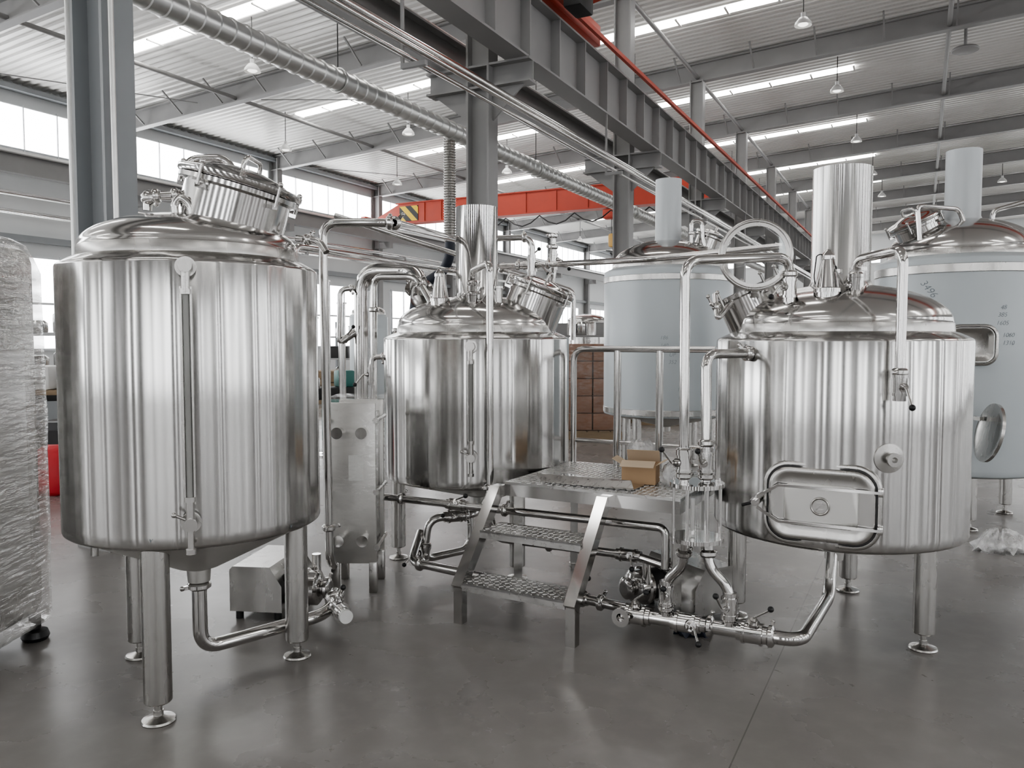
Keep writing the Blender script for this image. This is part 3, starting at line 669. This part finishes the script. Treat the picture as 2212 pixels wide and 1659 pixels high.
for z, b0 in ((.24,-.48),(.50,-.29)):
    m = MB().hexa([PL(a,b,zz) for zz in (z-.012,z) for a,b in ((0,b0),(.64,b0),(.64,b0+.24),(0,b0+.24))]).bar(PL(0,b0+.006,z-.022),PL(.64,b0+.006,z-.022),.012,.045).bar(PL(0,b0+.234,z-.022),PL(.64,b0+.234,z-.022),.012,.045)
    chequer(m,0,.64,b0,b0+.24,z); m.build('tread', CHK, st)
rl = thing('guard_rail','polished tubular guard rail along the back of the platform','railing',PL(.5,PD,.74))
b0 = PD-.03
MB().tube([PL(.03,b0,.74),PL(.03,b0,1.54),PL(1.03,b0,1.54)],.021,.09).build('top_rail', SM, rl)
MB().tube([PL(.03,b0,.90),PL(1.03,b0,.90)],.015).build('lower_rail', SM, rl)
for a in (.36,.66,.99): MB().tube([PL(a,b0,.74),PL(a,b0,1.53)],.026 if a < .9 else .02).build('post', SM, rl)
bc = PL(.74,.36,.745)
bx = thing('cardboard_box','small open cardboard box on the platform deck','box',bc)
m3 = M.Translation(bc)@M.Rotation(-.35,4,'Z'); m = MB()
for c,dm in (((0,-.07,.06),(.2,.004,.12)),((0,.07,.06),(.2,.004,.12)),((-.1,0,.06),(.004,.14,.12)),((.1,0,.06),(.004,.14,.12)),((0,0,.003),(.2,.14,.005))): m.box(c,dm,0,m3)
m.build('carton', CARD, bx)
for c,rx in (((0,-.105,.125),.35),((0,.085,.15),-1.1)): MB().box((0,0,0),(.2,.08,.003),0,m3@M.Translation(c)@M.Rotation(rx,4,'X')).build('flap', CARDP, bx)
for c,ry in (((-.13,0,.13),.5),((.13,0,.13),-.5)): MB().box((0,0,0),(.07,.14,.003),0,m3@M.Translation(c)@M.Rotation(ry,4,'Y')).build('flap', CARDP, bx)
pb = [(0,.8),(.03,1),(.08,.9),(.13,.75),(.17,.8),(.2,.5)]
o = MB().blob(PL(.62,.70,.746),.10,.06,pb,26,.13,2.4,seed=3).build('plastic_bag', BAG, ang=80); tag(o,'upright clear plastic bag behind the cardboard box','bag')
o = MB().blob(PL(.95,.36,.746),.08,.07,[(0,.7),(.02,1),(.06,.95),(.1,.7),(.12,.4)],24,.16,2.4,seed=5).build('plastic_bag', BAG, ang=80); tag(o,'crumpled clear plastic bag right of the cardboard box','bag')
ty = thing('sheet_tray','bent stainless sheet tray lying on the platform front','tray',PL(.5,.22,.745))
MB().hexa([PL(a,b,z) for z in (.746,.75) for a,b in ((.22,.06),(.80,.08),(.80,.26),(.22,.40))]).build('sheet', SM, ty)
MB().hexa([PL(.22,.06,.75),PL(.80,.08,.75),PL(.80,.086,.75),PL(.22,.066,.75),PL(.20,.04,.80),PL(.80,.04,.81),PL(.80,.046,.81),PL(.20,.046,.80)]).build('front_lip', SM, ty)

# ---------------------------------------------------------------- grant vessel and pipework
gx, gy = .935, 4.0
g = thing('sight_vessel','clear glass sight vessel with bolted steel flanges right of the stairs','glass vessel',(gx,gy,.59))
for z in (.59,.865): MB().lathe([(0,z),(.135,z),(.135,z+.02),(0,z+.02)],48,M.Translation((gx,gy,0))).build('flange', SM, g)
MB().lathe([(.108,.61),(.112,.61),(.112,.865),(.108,.865)],48,M.Translation((gx,gy,0)),True).build('glass_cylinder', GLASS, g)
for k in range(8):
    a = k*PI/4+.2; q = V((gx+.124*math.cos(a),gy+.124*math.sin(a),0)); MB().cyl(q+V((0,0,.575)),q+V((0,0,.9)),.006,n=10).build('tie_bolt', SM, g)
MB().tube([(gx-.02,gy,.62),(gx-.02,gy,.80)],.012).build('inner_tube', SM, g)
r = .025
pipe('tall vertical pipe from the glass vessel bending over to the right tank',[(.868,4.0,.885),(.868,4.03,2.0),(1.47,4.25,2.04),(1.47,4.25,1.74)],r,.09,((0,.03),(0,.14),(2,.3)),((0,.09,(-1,-.4,0)),(2,.55,(-1,-.5,.2))))
pipe('vertical pipe from the glass vessel bending into the right tank side',[(.985,4.02,.885),(.985,4.06,1.53),(1.275,4.25,1.53)],r,.08,((0,.04),(0,.3),(1,.9)),((0,.15,(-.6,-1,0)),))
mf = pipe('long floor manifold pipe running to the right tank outlet',[(.613,4.175,.15),(1.394,3.78,.15),(1.80,4.46,.15),(1.84,4.53,.38)],.034,.1,((0,.5),(0,.84)),((0,.06,(-.2,-.3,1)),(0,.36,(.2,-1,.1),(0,0,-1)),(0,.74,(0,-.3,1))),name='manifold_pipe')
q0 = V((.613,4.175,.15)); dd = V((-.4,-.6,0)).normalized()
MB().lathe([(.022,0),(.03,0),(.03,.07),(.05,.07),(.05,.085),(.022,.085),(.022,0)],28,fr(q0,dd)).build('open_end', SM, mf)
pipe('bent riser with valves from the manifold to the glass vessel left side',[(.80,4.08,.15),(.80,4.08,.36),(.875,4.02,.45),(.875,4.0,.59)],.026,.06,((0,.3),(2,.5)),((0,.62,(-.3,-1,0)),))
pipe('s-shaped riser from the manifold to the glass vessel right side',[(1.09,3.934,.15),(1.09,3.934,.36),(.99,3.97,.46),(.99,3.985,.59)],.026,.07,((0,.3),(2,.5)),((0,.55,(-.7,-.7,.1)),))
pipe('upper long horizontal pipe passing under the platform edge',[(-.95,5.36,.55),(.86,4.42,.55),(.86,4.42,.32)],.024,.05,((0,.12),(0,.5)),((0,.33,(0,-.7,.6)),))
pipe('lower long floor pipe passing behind the stair bottom step',[(-.62,5.36,.3),(-.66,5.16,.15),(.62,4.26,.15)],.028,.07,((1,.05),(1,.9)),((1,.8,(0,-.3,1)),))
pipe('bent outlet pipe under the middle tank with valve',[(-.255,5.8,.40),(-.255,5.45,.40),(-.56,5.33,.40),(-.6,5.33,.12),(-.3,5.6,.12),(-.3,5.6,.38)],.027,.09,((1,.2),(2,.65)),((2,.85,(-1,-.6,.1)),(1,.45,(0,-1,.3))))
pipe('middle pipe under the platform leading to the rear pump',[(-.15,5.1,.5),(-.1,4.99,.35),(.72,4.57,.35),(.95,4.45,.3)],.025,.06,((1,.4),),((1,.95,(0,-1,.2),(0,0,-1)),))
pump('stainless covered pump half hidden under the platform behind the manifold',(1.03,4.66,0),PI+.5)
o = MB().blob(G(1500,1372,.0)+V((0,0,.002)),.10,.05,[(0,.8),(.02,1),(.045,.8),(.055,.4)],24,.15,2.5,seed=9).build('work_glove', HOSE, ang=80); tag(o,'dark crumpled glove on the floor below the manifold','glove')

# ---------------------------------------------------------------- plate heat exchanger
hx, hy = -1.0, 5.12
he = thing('plate_heat_exchanger','plastic wrapped plate heat exchanger standing behind the tall left tank','heat exchanger',(hx,hy,0))
Hm = M.Translation((hx,hy,0))
MB().box((0,-.13,.70),(.29,.03,1.02),.01,Hm).build('front_plate', CONE, he)
MB().box((0,.17,.70),(.29,.03,1.02),.01,Hm).build('back_plate', CONE, he)
m = MB()
for i in range(12): m.box((0,-.10+.02*i,.68),(.25,.012,.92),.004,Hm)
m.build('plate_pack', SS, he)
for x in (-.075,.075):
    for z in (.36,1.03): MB().cyl(Hm@V((x,-.14,z)),Hm@V((x,-.25,z)),.026).cyl(Hm@V((x,-.24,z)),Hm@V((x,-.255,z)),.036).build('port', SM, he)
for x in (-.15,.15):
    for z in (.3,.65,1.1): MB().cyl(Hm@V((x,-.165,z)),Hm@V((x,.2,z)),.012).cyl(Hm@V((x,-.17,z)),Hm@V((x,-.15,z)),.02,n=6).build('tie_bar', SS, he)
for x in (-.12,.12):
    for y in (-.12,.17): MB().box((x,y,.1),(.05,.05,.2),.004,Hm).build('leg', SS, he)
MB().box((.02,-.147,.80),(.09,.002,.16),0,Hm).build('data_sheet', PAPER, he)
MB().box((0,.02,.72),(.335,.385,1.05),.012,Hm).build('plastic_wrap', WRAP, he, ang=50)

# ---------------------------------------------------------------- wrapped cabinet at the left edge
WX = -2.955
wc = thing('wrapped_cabinet','tall cabinet wrapped in clear stretch film at the left edge','wrapped cabinet',(WX,3.75,0))
MB().box((WX,3.75,1.11),(.90,1.02,1.96),.09).build('cabinet', SS, wc)
MB().box((WX+.445,3.75,.95),(.02,.7,1.2),.008).build('cabinet_panel', DUCT, wc)
MB().blob((WX,3.75,.11),.485,.55,[(0,.99),(.03,1),(.3,1.),(.5,1.01),(.6,1.0),(.9,1.),(1.1,1.01),(1.2,1.0),(1.5,1.),(1.7,.998),(1.84,.985),(1.92,.95),(1.98,.90),(2.01,.80),(2.03,.6)],120,.006,12,seed=21).build('plastic_wrap', WRAP2, wc, ang=80)
for dx in (-.4,.4):
    for dy in (-.45,.45): MB().lathe([(0,0),(.06,0),(.07,.02),(.06,.05),(.03,.06),(.03,.13),(0,.13)],20,M.Translation((WX+dx,3.75+dy,0))).build('foot', BLACK, wc)

# ---------------------------------------------------------------- things further back
p = G(118,1065); o = MB().blob(p,.26,.2,[(0,.85),(.05,1),(.2,1.02),(.34,.92),(.44,.7),(.5,.35)],32,.04,2.6,seed=31).build('red_sack', REDS, ang=80); tag(o,'bright red sack on the floor between the wrapped cabinet and tall tank','sack')
def bench(label, x, y, wx, wy, h):
    t = thing('work_bench',label,'bench',(x,y,0)); MB().box((x,y,h),(wx,wy,.06),.01).build('top', WOOD, t); MB().box((x,y,.25),(wx-.1,wy-.1,.03)).build('shelf', GREY, t)
    for a in (-1,1):
        for b_ in (-1,1): MB().box((x+a*(wx/2-.06),y+b_*(wy/2-.06),h/2-.015),(.06,.06,h-.03)).build('leg', GREY, t)
bench('dark work bench behind the red sack by the left wall',-5.9,10.2,1.6,.7,.95)
o = MB().box((-6.0,10.1,1.13),(.5,.4,.3),.03).build('parts_bin', WHITE); tag(o,'white parts bin on the bench behind the red sack','bin')
o = MB().lathe([(0,0),(.12,0),(.14,.02),(.14,.3),(.1,.38),(.05,.4),(.05,.46),(0,.46)],28,M.Translation((-5.55,10.1,.98))).build('steel_can', SM); tag(o,'small steel can on the bench behind the red sack','can')
o = MB().box((-5.0,9.0,.36),(.5,.5,.68),.02).box((-5.0,8.74,.36),(.4,.02,.5)).build('black_cabinet', BLACK); tag(o,'low black cabinet just behind the red sack','cabinet')
def machine(label, x, y, col, rot=0):
    t = thing('lathe_machine',label,'machine',(x,y,0)); T_ = M.Translation((x,y,0))
    for a in (-.65,.65): MB().box((a,0,.35),(.4,.5,.7),.02,T_).build('pedestal', col, t)
    MB().box((0,0,.78),(1.9,.5,.18),.02,T_).build('bed', DARKI, t)
    MB().box((-.65,0,1.1),(.55,.5,.46),.03,T_).build('headstock', col, t)
    MB().cyl((x-.38,y,1.08),(x-.25,y,1.08),.14,n=28).build('chuck', SS, t)
    MB().box((.1,0,.95),(.4,.55,.16),.02,T_).build('carriage', SS, t)
    MB().box((.75,0,1.0),(.26,.3,.26),.03,T_).build('tailstock', col, t)
    MB().ring((x+.1,y-.3,.85),(0,1,0),.09,.012,24,8).build('hand_wheel', SM, t)
    t.rotation_euler.z = rot
machine('green grey lathe far back between the tall and middle tanks',-3.3,12.2,GREEN,.5)
machine('grey lathe far back between the wrapped cabinet and tall tank',-7.6,11.8,BGREY,.4)
for i, (x, y, h_) in enumerate(((-2.55,11.0,2.4),(-2.35,11.05,2.1),(-2.75,11.1,1.9))):
    o = MB().lathe([(.05,0),(.05,h_),(.07,h_),(.07,h_+.02),(.04,h_+.02),(.04,0)],20,M.Translation((x,y,0)),True).lathe([(0,0),(.14,0),(.14,.02),(0,.02)],20,M.Translation((x,y,0))).build('flanged_pipe', SM)
    tag(o,['tallest flanged pipe standing behind the vapour pipe','second tallest flanged pipe standing behind the vapour pipe','shortest flanged pipe standing behind the vapour pipe'][i],'pipe','flanged pipes standing upright')
def crate(label, x, y, wx, wy, h, wrapped=False, mt=WOOD):
    t = thing('wrapped_pallet' if wrapped else 'wooden_crate',label,'pallet' if wrapped else 'crate',(x,y,0))
    m = MB()
    for k in range(5): m.box((x-wx/2+wx*(k+.5)/5,y,.13),(wx/5-.02,wy,.02))
    for k in (-1,0,1): m.box((x,y+k*(wy/2-.05),.06),(wx,.09,.12))
    m.build('pallet', WOOD, t)
    if wrapped:
        n = max(2,int(h/.3))
        for k in range(n):
            for i in range(2): MB().box((x-wx/4+wx/2*i,y,.145+(h-.15)*(k+.5)/n),(wx/2-.02,wy-.06,(h-.15)/n-.01),.008).build('carton', mt, t)
        MB().blob((x,y,.12),wx/2+.02,wy/2+.02,[(0,.97),(.05,1),(h*.5,.985),(h-.1,1),(h-.04,.9)],48,.006,8,seed=int(h*100)).build('plastic_wrap', WRAP, t, ang=80)
    else:
        m = MB()
        for k in range(4):
            z = .14+(h-.14)*(k+.5)/4
            for yy in (-1,1): m.box((x,y+yy*wy/2,z),(wx,.025,(h-.14)/4-.015))
            for xx in (-1,1): m.box((x+xx*wx/2,y,z),(.025,wy,(h-.14)/4-.015))
        for xx in (-1,1):
            for yy in (-1,1): m.box((x+xx*(wx/2+.01),y+yy*(wy/2+.01),.14+(h-.14)/2),(.07,.07,h-.14))
        m.box((x,y,h+.01),(wx+.04,wy+.04,.025)); m.build('boarding', mt, t)
crate('wooden crate on the floor behind the vapour pipe',-3.25,16.6,.95,.9,.95)
crate('low wooden crate further back near the low left window',-4.4,20.5,1.2,1.0,.8)
crate('wrapped pallet of brown cartons behind the guard rail',1.30,13.2,.95,.8,1.55,True,CARTON)
crate('low wrapped pallet of pale goods beyond the blue filmed tank',2.9,15.5,1.2,1.0,.8,True,WHITE)
tank('small blue film covered tank beyond the vapour pipe',-2.72,15.2,.36,.5,2.05,.31,2.25,.4,3,.28,-90,FILM,'blue film covered tanks',lrad=.04)
tank('plain steel tank far back left of the guard rail',2.3,24.5,.7,.6,2.1,.6,2.4,.45,3,.5,-90,SB,'stainless brewing tanks')
tank('slim steel tank in the distance beside the left windows',-.8,26,.6,.6,2.3,.5,2.6,.45,3,.45,-90,SB,'stainless brewing tanks')
def rack(label, x, y, wx, h, rot=0):
    t = thing('storage_rack',label,'rack',(x,y,0))
    for a in (-1,1):
        for b_ in (-.3,.3): MB().box((x+a*wx/2,y+b_,h/2),(.06,.06,h)).build('upright', BGREY, t)
    for z in (.3,1.0,1.7): 
        if z < h: MB().box((x,y,z),(wx,.66,.05)).build('shelf', GREY, t)
    t.rotation_euler.z = rot
    rnd = random.Random(int(x*10))
    for z in (.325,1.025,1.725):
        if z > h: continue
        for i in range(4):
            dx = -wx/2+wx*(i+.5)/4; q = V((x,y,z))+M.Rotation(rot,3,'Z')@V((dx,0,0)); hh = rnd.uniform(.2,.45)
            lv = {.325:'bottom',1.025:'middle',1.725:'top'}[z]
            if rnd.choice((0,1)): o = MB().lathe([(0,0),(.14,0),(.15,.02),(.15,hh-.05),(.1,hh),(0,hh)],20,M.Translation(q)).build('steel_pot', SM); tag(o,'%s steel pot from left on %s shelf, %s'%(ORD[i],lv,label.replace('grey storage ','')),'pot','pots on the '+label)
            else: o = MB().box((q.x,q.y,q.z+hh/2),(wx/4-.16,.4,hh),.01).box((q.x,q.y,q.z+hh),(wx/4-.14,.42,.03)).build('parts_box', rnd.choice((DARKI,BGREY,GREY))); tag(o,'%s parts box from left on %s shelf, %s'%(ORD[i],lv,label.replace('grey storage ','')),'box','boxes on the '+label)
rack('grey storage rack right of the middle tank',2.0,20.0,2.2,2.0)
rack('grey storage rack left of the tall tank',-8.2,13.5,2.4,2.2,-.4)
rack('grey storage rack under the far left windows',-4.6,25.5,2.8,2.2,-.4)
p = G(2165,1190)
o = MB().blob(p,.22,.12,[(0,.9),(.03,1),(.08,.8),(.12,.5),(.14,.2)],32,.2,2.3,seed=41).build('plastic_sheet', BAG, ang=80); tag(o,'crumpled clear plastic sheet on the floor at right edge','plastic sheet')

# ---------------------------------------------------------------- world, lights, camera
wd = bpy.data.worlds.new('World'); bpy.context.scene.world = wd; wd.use_nodes = True
wd.node_tree.nodes['Background'].inputs[0].default_value = (.8,.87,1,1); wd.node_tree.nodes['Background'].inputs[1].default_value = 1.0
try: bpy.context.scene.view_settings.look = 'AgX - Medium High Contrast'
except Exception: pass
cam = bpy.data.cameras.new('Camera'); co = bpy.data.objects.new('Camera',cam); C.objects.link(co)
co.location = (0,0,CZ); co.rotation_euler = (PI/2-PIT,0,0)
cam.sensor_fit = 'HORIZONTAL'; cam.sensor_width = 36; cam.lens = F/2212*36; cam.clip_end = 300
bpy.context.scene.camera = co
